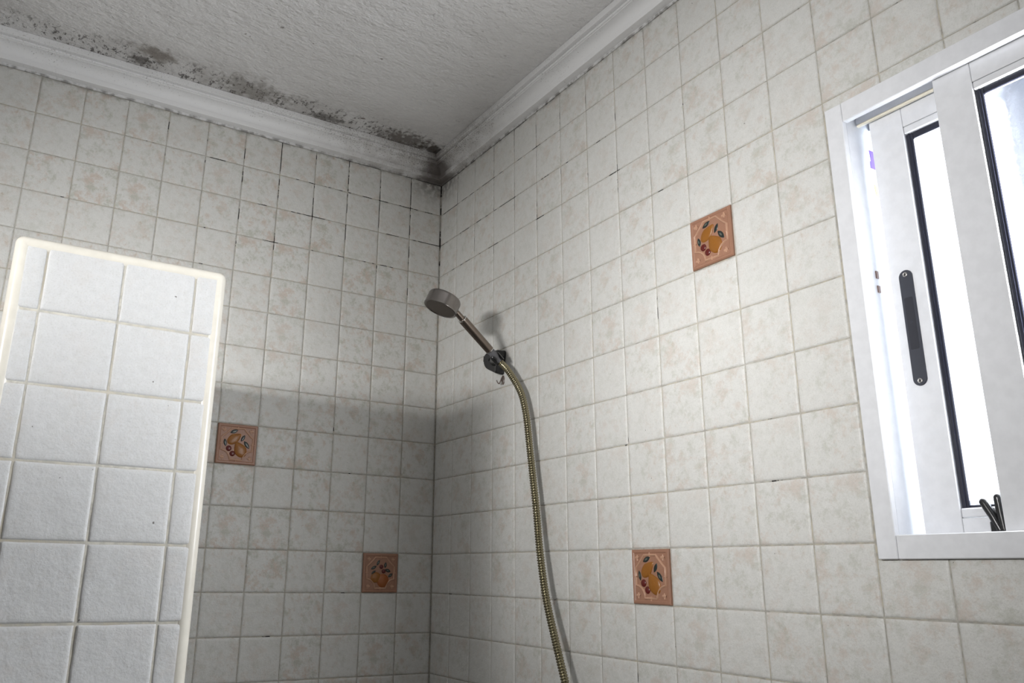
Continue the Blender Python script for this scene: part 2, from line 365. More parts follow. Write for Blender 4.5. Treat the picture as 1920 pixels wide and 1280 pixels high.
P = 0.1; ZP = 0.09903
XB = [0.0]+[(u+0.0157)*P for u in range(1, 21)]                # distance from the corner along the back wall
YR = [0.0]+[(q-0.0344)*P for q in range(1, 30)]                # distance from the corner along the right wall
ZR = [2.23-r*ZP for r in range(-1, 23)]; ZR[-1] = 0.0
ROWTOP = 2.329
decoR = {(10, 5), (8, 11)}; decoB = {(5, 8), (1, 11)}          # (column, row index in ZR)
WH = (1.304, 1.829, 1.217, 1.912)                               # window casing outline on the right wall
tiled('wall_back', (0, 0, 0), (-1, 0, 0), (0, 0, 1), (0, -1, 0), XB, ZR, [M['tile'], M['grout']], skip=decoB, clip=(0, 2.0, 0, ROWTOP), seed=3)
wr = tiled('wall_right', (0, 0, 0), (0, -1, 0), (0, 0, 1), (-1, 0, 0), YR, ZR, [M['tile_r'], M['grout']], hole=WH, skip=decoR, clip=(0, 2.9, 0, ROWTOP), seed=5, thick=0.19)
tiled('wall_left', (XL, 0, 0), (0, -1, 0), (0, 0, 1), (1, 0, 0), YR, ZR, [M['tile_far'], M['grout']], clip=(0, 2.9, 0, ROWTOP), seed=8, res=7)
tiled('wall_front', (0, YF, 0), (-1, 0, 0), (0, 0, 1), (0, 1, 0), XB, ZR, [M['tile_far'], M['grout']], clip=(0, 2.0, 0, ROWTOP), seed=9, res=7)
# plastered strip of wall hidden behind the cornice belongs to each wall: close it with the ceiling slab's upstand
b = MB(); b.box(XL-0.12, 0.19, YF-0.12, 0.12, H, H+0.12)
ceil = struct(b.build('ceiling', M['ceiling']))
b = MB(); b.box(XL-0.12, 0.19, YF-0.12, 0.12, -0.12, 0.0); struct(b.build('floor', M['floor']))

# cornice (profile: distance out from wall, height)
prof = [(-0.004, 2.4045), (0.0455, 2.4045), (0.0462, 2.3895), (0.0455, 2.3885), (0.0352, 2.3880), (0.0350, 2.3872), (0.0372, 2.3862), (0.0372, 2.3822), (0.0360, 2.3812), (0.0335, 2.3810)]
for k in range(11):
    a = math.radians(90*k/10); prof.append((0.0325-0.0220*math.sin(a), 2.3795-0.0255*(1-math.cos(a))))
prof += [(0.0060, 2.3532), (0.0058, 2.3500), (0.0182, 2.3497), (0.0190, 2.3487), (0.0190, 2.3372), (0.0182, 2.3362), (0.0010, 2.3350), (0.0008, 2.3290), (-0.004, 2.3290)]
def cornice(name, p0, p1, nrm, m0, m1):
    p0, p1, nrm = Vector(p0), Vector(p1), Vector(nrm); e = (p1-p0).normalized(); L = (p1-p0).length; N = 120
    V = []; k = len(prof)
    for i in range(N+1):
        for (d, z) in prof:
            dd = max(d, 0); s0 = dd*m0; s1 = L-dd*m1; s = s0+(s1-s0)*i/N
            w_ = noise.noise(Vector((s*9, z*40, p0.x+p0.y)))*0.0009
            V.append(p0+e*s+nrm*(d+w_ if d > 0 else d)+Vector((0, 0, z+(w_*0.6 if d > 0 and z < 2.40 else 0))))
    F = [(i*k+j, i*k+(j+1) % k, (i+1)*k+(j+1) % k, (i+1)*k+j) for i in range(N) for j in range(k)]
    F += [tuple(range(k)), tuple(N*k+j for j in range(k))[::-1]]
    q = [Vector(V[i]) for i in F[1]]
    if (q[1]-q[0]).cross(q[2]-q[1]).dot(nrm+Vector((0, 0, -0.3))) < 0: F = [f[::-1] for f in F]
    o = mesh_obj(name, V, F, M['cornice'], None, True); o.data.set_sharp_from_angle(angle=math.radians(18)); return struct(o)
cornice('trim_1', (XL, 0, 0), (0, 0, 0), (0, -1, 0), 1, 1)
cornice('trim_2', (0, 0, 0), (0, YF, 0), (-1, 0, 0), 1, 1)
cornice('trim_3', (XL, YF, 0), (XL, 0, 0), (1, 0, 0), 1, 1)
cornice('trim_4', (0, YF, 0), (XL, YF, 0), (0, 1, 0), 1, 1)
# plain plaster behind the cornice, part of the back and right walls' build
def upstand(name, x0, x1, y0, y1):
    b = MB(); b.box(x0, x1, y0, y1, ROWTOP, H); o = b.build('plaster', M['cornice']); o.parent = bpy.data.objects[name]
upstand('wall_back', XL, 0.19, 0.0, 0.12); upstand('wall_right', 0.0, 0.19, YF, 0.0)
upstand('wall_left', XL-0.12, XL, YF, 0.12); upstand('wall_front', XL-0.12, 0.19, YF-0.12, YF)

# ------------------------------------------------------------------ tiled half-height pier in front of the shower
PX0, PX1, PY, PT = -1.093, -0.8085, -0.8216, 1.6245
PXL = [-1.0528+i*0.1 for i in range(-1, 4)]; PZL = [1.5217-j*0.1 for j in range(-1, 17)]; TR = 0.0108
pier = tiled('wall_partition', (0, PY, 0), (1, 0, 0), (0, 0, 1), (0, -1, 0), PXL, PZL, [M['tile_pier'], M['grout_pier']], clip=(PX0+TR, PX1-TR, 0, PT-TR), seed=21, thick=0.02, gap=0.0013, wobble=1.2)
side = [0.0]+[0.012+i*0.1 for i in range(0, 9)]; side[-1] = 0.8216
a1 = tiled('side_tiles', (PX1, PY, 0), (0, 1, 0), (0, 0, 1), (1, 0, 0), [TR+i*0.1 for i in range(-1, 9)], PZL, [M['tile_pier'], M['grout_pier']], clip=(TR, 0.8216, 0, PT-TR), seed=22, res=7, thick=0.02)
a2 = tiled('side_tiles', (PX0, PY, 0), (0, 1, 0), (0, 0, 1), (-1, 0, 0), [TR+i*0.1 for i in range(-1, 9)], PZL, [M['tile_pier'], M['grout_pier']], clip=(TR, 0.8216, 0, PT-TR), seed=23, res=7, thick=0.02)
a3 = tiled('top_tiles', (0, PY, PT), (1, 0, 0), (0, 1, 0), (0, 0, 1), PXL, [i*0.1+TR for i in range(-1, 9)], [M['tile_pier'], M['grout_pier']], clip=(PX0+TR, PX1-TR, TR, 0.8216), seed=24, res=7, thick=0.02)
b = MB(); b.box(PX0+0.012, PX1-0.012, PY+0.012, -0.0029, 0.0, PT-0.012); core = b.build('core', M['grout_pier'])
for o in (a1, a2, a3, core):
    if 'kind' in o: del o['kind']
    o.parent = pier
# rounded ivory plastic edge trims
def edge_trim(p0, p1, nseg=40):
    b = MB(); p0, p1 = Vector(p0), Vector(p1); pts = [p0+(p1-p0)*i/nseg for i in range(nseg+1)]
    b.tube(pts, TR, 24, True); 
    return b
cxl, cxr, cy, cz = PX0+TR, PX1-TR, PY+TR, PT-TR
tr = MB(); N_ = 30
def addtube(a, c): tr.tube([Vector(a)+(Vector(c)-Vector(a))*i/N_ for i in range(N_+1)], TR+0.0006, 28, True)
addtube((cxr, cy, 0.0), (cxr, cy, cz-0.0012)); o = tr.build('edge_trim', M['plastic_trim'], None, angle=40); o.parent = pier
tr = MB(); addtube((cxl, cy, 0.0), (cxl, cy, cz-0.0012)); o = tr.build('edge_trim', M['plastic_trim'], None, angle=40); o.parent = pier
tr = MB()
n_ = 10
tpts = [Vector((cxl, cy, cz))+(Vector((cxr, cy, cz))-Vector((cxl, cy, cz)))*i/N_ for i in range(N_+1)]
tr.tube(tpts, TR+0.0006, 28, False)
for cxx, sgn in ((cxl, -1), (cxr, 1)):                       # rounded ends
    pr_ = [((TR+0.0006)*math.sin(math.radians(90*i/n_)), (TR+0.0006)*math.cos(math.radians(90*i/n_))+1e-5) for i in range(n_+1)]
    tr.lathe((cxx, cy, cz), (sgn, 0, 0), pr_, 28)
o = tr.build('edge_trim', M['plastic_trim'], None, angle=50); o.parent = pier
tr = MB(); tr.tube([Vector((cxr, cy, cz)), Vector((cxr, -0.003, cz))], TR+0.0004, 24); tr.tube([Vector((cxl, cy, cz)), Vector((cxl, -0.003, cz))], TR+0.0004, 24)
o = tr.build('edge_trim', M['plastic_trim'], None, angle=40); o.parent = pier

# ------------------------------------------------------------------ aluminium sliding window
wy0, wy1 = -1.333, -1.800          # daylight opening between casing lips (left, right)
wz0, wz1 = 1.249, 1.879
win = struct(empty('window_1', (0, -1.5665, 1.217)))
AL = M['alu']
b = MB(); b.box(-0.007, 0.004, -1.304, wy0, 1.217, 1.912, bev=0.0012)
b.box(-0.007, 0.004, wy1, -1.829, 1.217, 1.912, bev=0.0012)
b.box(-0.0072, 0.004, wy0-0.0006, wy1+0.0006, wz1, 1.912, bev=0.0012)
b.box(-0.0072, 0.004, wy0-0.0006, wy1+0.0006, 1.217, wz0, bev=0.0012)
adopt(b.build('casing', AL, None), win)
b = MB(); b.box(0.004, 0.075, -1.310, wy0+0.001, 1.2175, 1.9115, bev=0.001); b.box(0.004, 0.075, wy1-0.001, -1.823, 1.2175, 1.9115, bev=0.001)
b.box(0.004, 0.075, wy0, wy1, 1.900, 1.9115); b.box(0.004, 0.075, wy0, wy1, 1.2175, 1.2300)
b.box(0.0295, 0.0335, wy0, wy1, 1.230, 1.2360); b.box(0.062, 0.075, wy0, wy1, 1.884, 1.900); b.box(0.0620, 0.075, wy0, wy1, 1.2300, 1.2420)
adopt(b.build('frame', AL, None), win)
b = MB(); b.box(0.0285, 0.0335, wy0, wy1, 1.8835, 1.900, bev=0.0006); tk = adopt(b.build('track', AL, None), win)
b = MB(); b.box(0.0281, 0.0339, wy0-0.0005, wy1+0.0005, 1.8800, 1.8838, bev=0.0006); adopt(b.build('track_strip', M['track'], None), win)
# outer reveal of the masonry (white render)
b = MB()
for (y0, y1, z0, z1) in ((-1.300, -1.304, 1.217, 1.912), (-1.829, -1.833, 1.217, 1.912), (-1.304, -1.829, 1.9125, 1.916), (-1.304, -1.829, 1.213, 1.2165)):
    b.box(0.076, 0.194, y0, y1, z0, z1)
adopt(b.build('outer_reveal', M['outer'], None), win)
def sash(x, y0, y1, zt=1.884, zb=1.2315, day=1.0):
    """x = room face; y0 > y1. stiles 52 mm, rails 34 mm with glazing bead, black gasket, pebbled pane"""
    st, rl, th = 0.0520, 0.0340, 0.0215
    r = MB()
    r.box(x, x+th, y0, y0-st, zb, zt, bev=0.0009); r.box(x, x+th, y1+st, y1, zb, zt, bev=0.0009)
    r.box(x+0.0006, x+th, y0-st-0.0003, y1+st+0.0003, zt-rl, zt, bev=0.0006); r.box(x+0.0006, x+th, y0-st-0.0003, y1+st+0.0003, zb, zb+rl+0.004, bev=0.0006)
    o = adopt(r.build('sliding_sash', AL, None), win)
    r = MB(); r.box(x+0.0002, x+th*0.6, y0-st-0.0003, y1+st+0.0003, zt-rl-0.0128, zt-rl-0.0004, bev=0.0016)
    r.box(x+0.0002, x+th*0.6, y0-st-0.0003, y1+st+0.0003, zb+rl+0.0044, zb+rl+0.0170, bev=0.0016)
    q = r.build('glazing_bead', AL, None); q.parent = o
    r = MB(); gy0, gy1, gz1, gz0 = y0-st, y1+st, zt-rl-0.0125, zb+rl+0.0168; g = 0.0105
    for (a, c, d, e) in ((gy0, gy0-g, gz0, gz1), (gy1+g, gy1, gz0, gz1)): r.box(x+0.0045, x+0.0095, a, c, d, e, bev=0.0012)
    for (a, c, d, e) in ((gy0-g, gy1+g, gz1-g, gz1), (gy0-g, gy1+g, gz0, gz0+0.004)): r.box(x+0.0045, x+0.0095, a, c, d, e, bev=0.0012)
    for yy in (gy0-g*0.55,): r.box(x+0.003, x+0.0046, yy+0.0008, yy-0.0008, gz0, gz1)
    q = r.build('gasket', M['gasket'], None); q.parent = o
    r = MB(); r.box(x+0.0098, x+0.0138, y0-st+0.002, y1+st-0.002, gz0-0.003, gz1+0.003); q = r.build('glass_pane', M['glass'], None); q.parent = o
    ld = bpy.data.lights.new('daylight', 'AREA'); ld.shape = 'RECTANGLE'; ld.size = gz1-gz0-0.02; ld.size_y = abs(gy0-gy1)-0.022     # daylight scattered into the room by the frosted pane
    ld.energy = DAY_W*day; ld.color = (0.97, 0.985, 1.0); lo = bpy.data.objects.new('daylight', ld); C.objects.link(lo)
    lo.location = (x+0.0085, (gy0+gy1)/2, (gz0+gz1)/2); lo.rotation_euler = (0, math.radians(90), 0); lo.parent = win; lo.matrix_parent_inverse = Matrix.Translation(-win.location)
    r = MB(); r.box(x+th-0.002, x+th+0.0012, y0-0.0005, y0+0.0035, zb+0.002, zt-0.002); q = r.build('brush_seal', M['gasket'], None); q.parent = o
    return o
s1 = sash(0.037, -1.3490, -1.6010, day=0.22)
s2 = sash(0.0050, -1.4700, -1.7220, day=1.75)
# flush pull and two screws on left sash; recess shade is a dark patch
def stadium(y, z0, z1, r, n=14):
    pts = [(y+r*math.cos(math.radians(a)), z1-r+r*math.sin(math.radians(a))) for a in [180*i/n for i in range(n+1)]]
    return pts+[(y+r*math.cos(math.radians(a)), z0+r+r*math.sin(math.radians(a))) for a in [180+180*i/n for i in range(n+1)]]
def plate(b, pts, x0, x1, bev=0.0008, mi=0):                # extruded outline, bevelled towards the room (-x)
    cy_ = sum(p[0] for p in pts)/len(pts); cz_ = sum(p[1] for p in pts)/len(pts); n = len(pts); V = []
    ry = max(abs(p[0]-cy_) for p in pts); rz = max(abs(p[1]-cz_) for p in pts)
    for (x, k) in ((x1, 0), (x0+bev, 0), (x0, bev)):
        for p in pts: V.append((x, cy_+(p[0]-cy_)*(1-k/ry), cz_+(p[1]-cz_)*(1-k/rz)))
    F = [(i*n+j, i*n+(j+1) % n, (i+1)*n+(j+1) % n, (i+1)*n+j) for i in range(2) for j in range(n)]+[tuple(range(n)), tuple(2*n+j for j in range(n))[::-1]]
    b.add(V, F, mi)
hy = -1.3733; b = MB(); plate(b, stadium(hy, 1.4537, 1.6270, 0.0103), 0.0350, 0.0372)
fh = b.build('pull_handle', M['handle_black'], None, angle=35); fh.parent = s1
rr = MB()
def rrect(y0, y1, z0, z1, r, n=6):
    P_ = []
    for (cy_, cz_, a0) in ((y1-r, z1-r, 0), (y0+r, z1-r, 90), (y0+r, z0+r, 180), (y1-r, z0+r, 270)):
        P_ += [(cy_+r*math.cos(math.radians(a0+90*i/n)), cz_+r*math.sin(math.radians(a0+90*i/n))) for i in range(n+1)]
    return P_
plate(rr, rrect(hy-0.0068, hy+0.0068, 1.5070, 1.5850, 0.0022), 0.03485, 0.0360, 0.0002)
q = rr.build('recess_shade_patch', M['recess_shade'], None); q.parent = s1  # flat patch on the plate face, recess shade put into its colour
for zz in (1.6200, 1.4608):
    b = MB(); b.lathe((0.0353, hy, zz), (-1, 0, 0), [(0, 0.0036), (0.0008, 0.0036), (0.0013, 0.0026), (0.0009, 0.0012)], 20)
    for a in (0, 1):
        b.box(0.0337, 0.0342, hy-(0.002 if a else 0.0004), hy+(0.002 if a else 0.0004), zz-(0.0004 if a else 0.002), zz+(0.0004 if a else 0.002), 1)  # dark bars on the head stand in for the shaded cross slot
    q = b.build('screw', [M['screw'], M['recess_shade']], None, angle=30); q.parent = s1
# strike plate and maker's sticker on the outer jamb
b = MB()
for z0, z1 in ((1.6255, 1.6375), (1.6030, 1.6140)): b.box(0.0290, 0.0350, wy0+0.0012, wy0-0.0008, z0, z1, bev=0.0004)
adopt(b.build('strike_plate', M['strike'], None), win)

SY = -1.3324
stk = empty('sticker', (0.06, -1.332, 1.76)); tag(stk, 'torn violet, green and yellow sticker on the window jamb behind the sliding sash edge', 'sticker')
b = MB(); b.box(0.0535, 0.0735, -1.3320, SY, 1.752, 1.852); adopt(b.build('backing_paper', M['paper'], None), stk)
def flat(name, pts, mat):
    b = MB(); n = len(pts); b.add([(x, SY-0.0004, z) for x, z in pts]+[(x, SY+0.0001, z) for x, z in pts], [tuple(range(n)), tuple(range(2*n-1, n-1, -1))]+[(i, (i+1) % n, (i+1) % n+n, i+n) for i in range(n)]); adopt(b.build(name, mat, None), stk)
flat('violet_print', [(0.0550, 1.848), (0.0715, 1.848), (0.0715, 1.816), (0.0540, 1.816), (0.0540, 1.828), (0.0565, 1.829)], M['purple'])
flat('green_print', [(0.0555, 1.811), (0.0700, 1.811), (0.0700, 1.795), (0.0570, 1.792)], M['green_p'])
flat('yellow_print', [(0.0560, 1.788), (0.0710, 1.786), (0.0710, 1.766), (0.0580, 1.770)], M['yellow_p'])

# black clip standing on the sill track between the sashes
clip = empty('plastic_clip', (0.0318, -1.452, 1.2365)); tag(clip, 'small black plastic clip with two round-tipped prongs on the window sill track', 'clip')
b = MB(); b.box(0.0278, 0.0360, -1.4400, -1.4680, 1.2362, 1.2640, bev=0.0018); adopt(b.build('clip_body', M['black_plastic'], None), clip)
def prong(pts, r):
    n = 12; P_ = []; R_ = []
    pts = [Vector(p) for p in pts]
    for i in range(n+1):
        f = i/n*(len(pts)-1); k = min(int(f), len(pts)-2); P_.append(pts[k].lerp(pts[k+1], f-k)); R_.append(r)
    d = (P_[-1]-P_[-2]).normalized()
    for k in range(1, 7): a = math.radians(15*k); P_.append(P_[n]+d*r*math.sin(a)); R_.append(r*max(math.cos(a), 0.02))
    b = MB(); b.tube(P_, R_, 16); return b
adopt(prong([(0.0320, -1.4510, 1.2520), (0.0318, -1.4440, 1.2700), (0.0316, -1.4352, 1.2880)], 0.0053).build('prong', M['black_plastic'], None, angle=60), clip)
adopt(prong([(0.0320, -1.4560, 1.2520), (0.0318, -1.4545, 1.2720), (0.0316, -1.4535, 1.2925)], 0.0053).build('prong', M['black_plastic'], None, angle=60), clip)

# ------------------------------------------------------------------ decorative fruit tiles
def fruit_tile(plane, col, row, kind, label):
    ss, zz = (YR, ZR) if plane == 'R' else (XB, ZR)
    s0, s1, z1, z0 = ss[col], ss[col+1], zz[row], zz[row+1]
    g = 0.0011; s0 += g; s1 -= g; z0 += g; z1 -= g; sc, tc = (s1-s0), (z1-z0)
    if plane == 'R': W = lambda s, t, h: Vector((-h+GROUT*0.2-0.0004, -(s0+s*sc), z0+t*tc))
    else: W = lambda s, t, h: Vector((-(s1-s*sc), -h+GROUT*0.2-0.0004, z0+t*tc))
    root = empty('decorative_tile', W(0.5, 0, 0)); tag(root, label, 'tile', 'fruit relief tiles set in the shower walls')
    orient = [1]
    def emit_(name, verts, faces, mats, mi=None, smooth=True):
        v3 = [W(*v) for v in verts]; o = mesh_obj(name, v3, faces, mats, None, smooth, mi)
        n = sum(((v3[f[1]]-v3[f[0]]).cross(v3[f[2]]-v3[f[1]]) for f in faces), Vector())
        want = W(0, 0, 1)-W(0, 0, 0)
        if n.dot(want) < 0: o.data.flip_normals()
        return adopt(o, root)
    # body: slab with bevelled rim and recessed field
    b_ = []; rings = [(0.0, -0.0035), (0.0, 0.0015), (0.02, 0.0035), (0.055, 0.0037), (0.075, 0.0024), (0.10, 0.0024)]; V = []; F = []
    K = 24
    def sq(i, ins):
        k = i/K*4; e = int(k) % 4; f = k-int(k); a = ins; c = 1-ins
        return [(a+(c-a)*f, a), (c, a+(c-a)*f), (c-(c-a)*f, c), (a, c-(c-a)*f)][e]
    for ins, h in rings:
        for i in range(K):
            s, t = sq(i, ins); V.append((s, t, h))
    n = len(rings)
    F = [(r*K+i, r*K+(i+1) % K, (r+1)*K+(i+1) % K, (r+1)*K+i) for r in range(n-1) for i in range(K)]+[tuple((n-1)*K+i for i in range(K))]
    emit_('tile_body', V, F, M['terra'], smooth=False)
    # moulded border: octagonal line with concave corner arcs, knobs and ticks
    def ridge(pts, w_=0.020, h=0.0016, base=0.0022, closed=False):
        V = []; F = []; m_ = len(pts)
        for i, p in enumerate(pts):
            a = pts[(i-1) % m_ if closed else max(i-1, 0)]; c = pts[(i+1) % m_ if closed else min(i+1, m_-1)]
            dx, dy = c[0]-a[0], c[1]-a[1]; L = math.hypot(dx, dy) or 1; nx, ny = -dy/L, dx/L
            for k in range(7):
                q = -1+2*k/6; V.append((p[0]+nx*w_*q, p[1]+ny*w_*q, base+h*math.cos(q*math.pi/2)))
        rg = m_ if closed else m_-1
        for i in range(rg):
            for k in range(6): F.append((i*7+k, i*7+k+1, ((i+1) % m_)*7+k+1, ((i+1) % m_)*7+k))
        return V, F
    def merge(lst):
        V = []; F = []
        for v, f in lst: bb = len(V); V += v; F += [tuple(bb+i for i in q) for q in f]
        return V, F
    ol = []; r0 = 0.235; e0 = 0.105
    for (cx_, cy_, a0) in ((e0, e0, 90), (1-e0, e0, 180), (1-e0, 1-e0, 270), (e0, 1-e0, 0)):
        seg = []
        for i in range(11):
            a = math.radians(a0-90*i/10) if False else None
        # concave quarter circle centred at the corner
    def arc(cx_, cy_, a_from, a_to, r): return [(cx_+r*math.cos(math.radians(a_from+(a_to-a_from)*i/10)), cy_+r*math.sin(math.radians(a_from+(a_to-a_from)*i/10))) for i in range(11)]
    ol = arc(e0, e0, 90, 0, r0)+arc(1-e0, e0, 180, 90, r0)+[(1-e0, 1-e0-r0+0.0)]+[(1-e0-r0*0.25, 1-e0-r0*0.80), (1-e0-r0*0.80, 1-e0-r0*0.25)]+[(1-e0-r0, 1-e0)]+[(e0+r0, 1-e0)]+[(e0+r0*0.80, 1-e0-r0*0.25), (e0+r0*0.25, 1-e0-r0*0.80)]+[(e0, 1-e0-r0)]
    parts = [ridge(ol, 0.024, 0.0026, closed=True)]
    for (x_, y_) in ((0.5, 0.10), (0.5, 0.90), (0.10, 0.5), (0.90, 0.5)):
        parts.append(ridge([(x_-(0.0 if y_ in (0.1, 0.9) else 0.04), y_-(0.04 if y_ in (0.1, 0.9) else 0)), (x_+(0.0 if y_ in (0.1, 0.9) else 0.04), y_+(0.04 if y_ in (0.1, 0.9) else 0))], 0.016, 0.0022))
    for (x_, y_) in ((0.155, 0.155), (0.845, 0.155), (0.155, 0.845), (0.845, 0.845)):
        parts.append(ridge([(x_-0.05, y_), (x_, y_), (x_+0.05, y_)], 0.030, 0.0018)); parts.append(ridge([(x_, y_-0.055), (x_, y_+0.055)], 0.018, 0.0016))
    V, F = merge(parts); emit_('moulded_border', V, F, M['terra_hi'])
    def dome(name, cx_, cy_, rx, ry, ang, h, mat, shape=None, vein=None):
        V = []; F = []; K = 28; rs = [1.0, 0.93, 0.8, 0.6, 0.35, 0.12]; ca, sa = math.cos(math.radians(ang)), math.sin(math.radians(ang))
        for q in rs:
            for i in range(K):
                a = 2*math.pi*i/K; x_, y_ = math.cos(a)*q, math.sin(a)*q
                if shape == 'pear': y_ *= (1.0-0.42*max(0, x_))*(1.0 if x_ < 0 else 1-0.12*x_); 
                if shape == 'leaf': y_ *= (1-abs(x_)**2.2)**0.5 if abs(x_) < 1 else 0
                x_ *= rx; y_ *= ry
                V.append((cx_+x_*ca-y_*sa, cy_+x_*sa+y_*ca, 0.0022+h*math.sqrt(max(0, 1-q*q))))
        for r in range(len(rs)-1):
            for i in range(K): F.append((r*K+i, r*K+(i+1) % K, (r+1)*K+(i+1) % K, (r+1)*K+i))
        F.append(tuple((len(rs)-1)*K+i for i in range(K)))
        mats = [mat] if not vein else [mat, vein]; mi = None
        if vein: mi = [0]*(K*4)+[1]*(len(F)-K*4)
        return emit_(name, V, F, mats, mi)
    lf = lambda x_, y_, l_, w_, a_, v=True: dome('leaf', x_, y_, l_/2, w_/2, a_, 0.0012, M['leaf'], 'leaf', M['leaf_vein'] if v else None)
    if kind == 'pears':
        dome('pear', 0.425, 0.635, 0.205, 0.125, 38, 0.0030, M['fruit'], 'pear')
        dome('pear', 0.585, 0.370, 0.215, 0.160, 122, 0.0042, M['fruit'], 'pear')
        dome('cherry', 0.305, 0.380, 0.072, 0.072, 0, 0.0028, M['cherry']); dome('cherry', 0.405, 0.255, 0.070, 0.070, 0, 0.0028, M['cherry'])
        lf(0.405, 0.815, 0.22, 0.095, 24); lf(0.640, 0.660, 0.20, 0.085, 62, False); lf(0.745, 0.500, 0.24, 0.10, -52); lf(0.205, 0.520, 0.20, 0.085, -78)
    else:
        dome('apple', 0.370, 0.380, 0.150, 0.135, 20, 0.0034, M['fruit']); dome('apple', 0.575, 0.300, 0.175, 0.170, 70, 0.0038, M['fruit_orange'])
        dome('cherry', 0.520, 0.655, 0.060, 0.055, 0, 0.0026, M['cherry']); dome('cherry', 0.590, 0.540, 0.060, 0.055, 0, 0.0026, M['cherry'])
        lf(0.300, 0.630, 0.19, 0.08, 28); lf(0.425, 0.760, 0.17, 0.07, 62); lf(0.635, 0.700, 0.16, 0.08, 82); lf(0.710, 0.560, 0.18, 0.09, -18); lf(0.790, 0.440, 0.16, 0.08, 38); lf(0.300, 0.510, 0.16, 0.07, 38, False)
    return root
fruit_tile('R', 10, 5, 'pears', 'terracotta relief tile with two pears and cherries, highest on the window wall')
fruit_tile('R', 8, 11, 'pears', 'terracotta relief tile with two pears and cherries, below left of the window')
fruit_tile('B', 5, 8, 'pears', 'terracotta pear and cherry tile beside the white edge of the half-height pier')
fruit_tile('B', 1, 11, 'apples', 'dark terracotta tile with round orange fruit and leaves near the shower corner')

# ------------------------------------------------------------------ hand shower on its wall holder
Hc = Vector((-0.21502735, -0.43189141, 1.80031647)); hd = Vector((0.81204297, 0.13308227, -0.56822119)).normalized()
nf = Vector((-0.3650429, 0.0986573, -0.92574857)).normalized()
sh = empty('hand_shower', (-0.055, -0.40566, 1.68834)); tag(sh, 'brushed nickel hand shower with round head and gold ribbed hose on tiled wall', 'shower')
hdc = Hc+Vector((-0.004, 0.004, -0.0065))
b = MB(); R0 = 0.0400
b.lathe(hdc-nf*0.0170, nf, [(0, 0.004), (0.0006, R0-0.006), (0.0022, R0-0.0022), (0.0050, R0-0.0004), (0.008, R0), (0.0310, R0), (0.0325, R0+0.0006), (0.0345, R0+0.0002), (0.0352, R0-0.0018), (0.0336, R0-0.0038), (0.0325, 0.004)], 72)
head = adopt(b.build('shower_head', M['steel'], None, angle=35), sh)
b = MB(); b.lathe(hdc+nf*0.0156, nf, [(0, 0.002), (0.0001, R0-0.0042), (0.0012, R0-0.0048), (0.0013, 0.002)], 64)
q = b.build('spray_plate', M['spray'], None, angle=30); q.parent = head
b = MB(); A_ = lambda x: Hc+hd*x
b.tube([A_(0.028), A_(0.036), A_(0.0445), A_(0.055), A_(0.0650)], [0.0066, 0.0070, 0.0072, 0.0074, 0.0074], 28)
b.lathe(A_(0.0632), hd, [(0, 0.0066), (0.0003, 0.0102), (0.0015, 0.0109), (0.004, 0.0110), (0.102, 0.0104), (0.1045, 0.0103), (0.1055, 0.0090)], 32)
hdl = adopt(b.build('handle', M['steel_handle'], None, angle=40), sh)
b = MB()
for x_, r_ in ((0.0637, 0.0110), (0.1680, 0.0105)):
    b = MB(); b.lathe(A_(x_-0.001), hd, [(0, r_-0.0006), (0.0002, r_+0.0002), (0.0018, r_+0.0003), (0.0020, r_-0.0006)], 32)
    q = b.build('chrome_ring', M['chrome'], None, angle=40); q.parent = hdl
b = MB(); b.lathe(A_(0.1690), hd, [(0, 0.0090), (0.001, 0.0094), (0.0120, 0.0090), (0.0130, 0.0094), (0.0240, 0.0086), (0.0245, 0.0074), (0.0400, 0.0064), (0.0440, 0.0062)], 32)
adopt(b.build('hose_connector', M['grey_plastic'], None, angle=30), sh)
hp = [A_(0.2090), A_(0.2140), (-0.0406, -0.4281, 1.6594), (-0.0352, -0.4413, 1.6393), (-0.0316, -0.4532, 1.622), (-0.0302, -0.4666, 1.6031), (-0.0288, -0.4783, 1.5772), (-0.0282, -0.4897, 1.5369), (-0.0286, -0.4978, 1.4941), (-0.0289, -0.504, 1.4572), (-0.0292, -0.5123, 1.4112), (-0.0296, -0.5214, 1.3615), (-0.03, -0.5283, 1.321), (-0.0337, -0.5449, 1.2367), (-0.038, -0.5706, 1.1458), (-0.042, -0.606, 1.0658), (-0.046, -0.6418, 0.9905), (-0.0477, -0.6610, 0.9455), (-0.0497, -0.6763, 0.893), (-0.06, -0.70, 0.80), (-0.08, -0.71, 0.70)]
hp = [Vector(p) for p in hp]
def catmull(P_, step):
    out = []
    for i in range(len(P_)-1):
        p0, p1, p2, p3 = P_[max(i-1, 0)], P_[i], P_[i+1], P_[min(i+2, len(P_)-1)]
        n = max(2, int((p2-p1).length/step))
        for k in range(n):
            t = k/n; out.append(0.5*((2*p1)+(-p0+p2)*t+(2*p0-5*p1+4*p2-p3)*t*t+(-p0+3*p1-3*p2+p3)*t**3))
    out.append(P_[-1]); return out
raw = catmull(hp, 0.004)
for _ in range(10): raw = [raw[0]]+[(raw[i-1]+raw[i]*2+raw[i+1])/4 for i in range(1, len(raw)-1)]+[raw[-1]]
cum = [0]
for i in range(1, len(raw)): cum.append(cum[-1]+(raw[i]-raw[i-1]).length)
def at(s):
    import bisect
    i = min(max(bisect.bisect_right(cum, s)-1, 0), len(raw)-2); f = (s-cum[i])/max(cum[i+1]-cum[i], 1e-9); return raw[i].lerp(raw[i+1], f)
pts = []; rad = []; s_ = 0.0
pitch = 0.0056
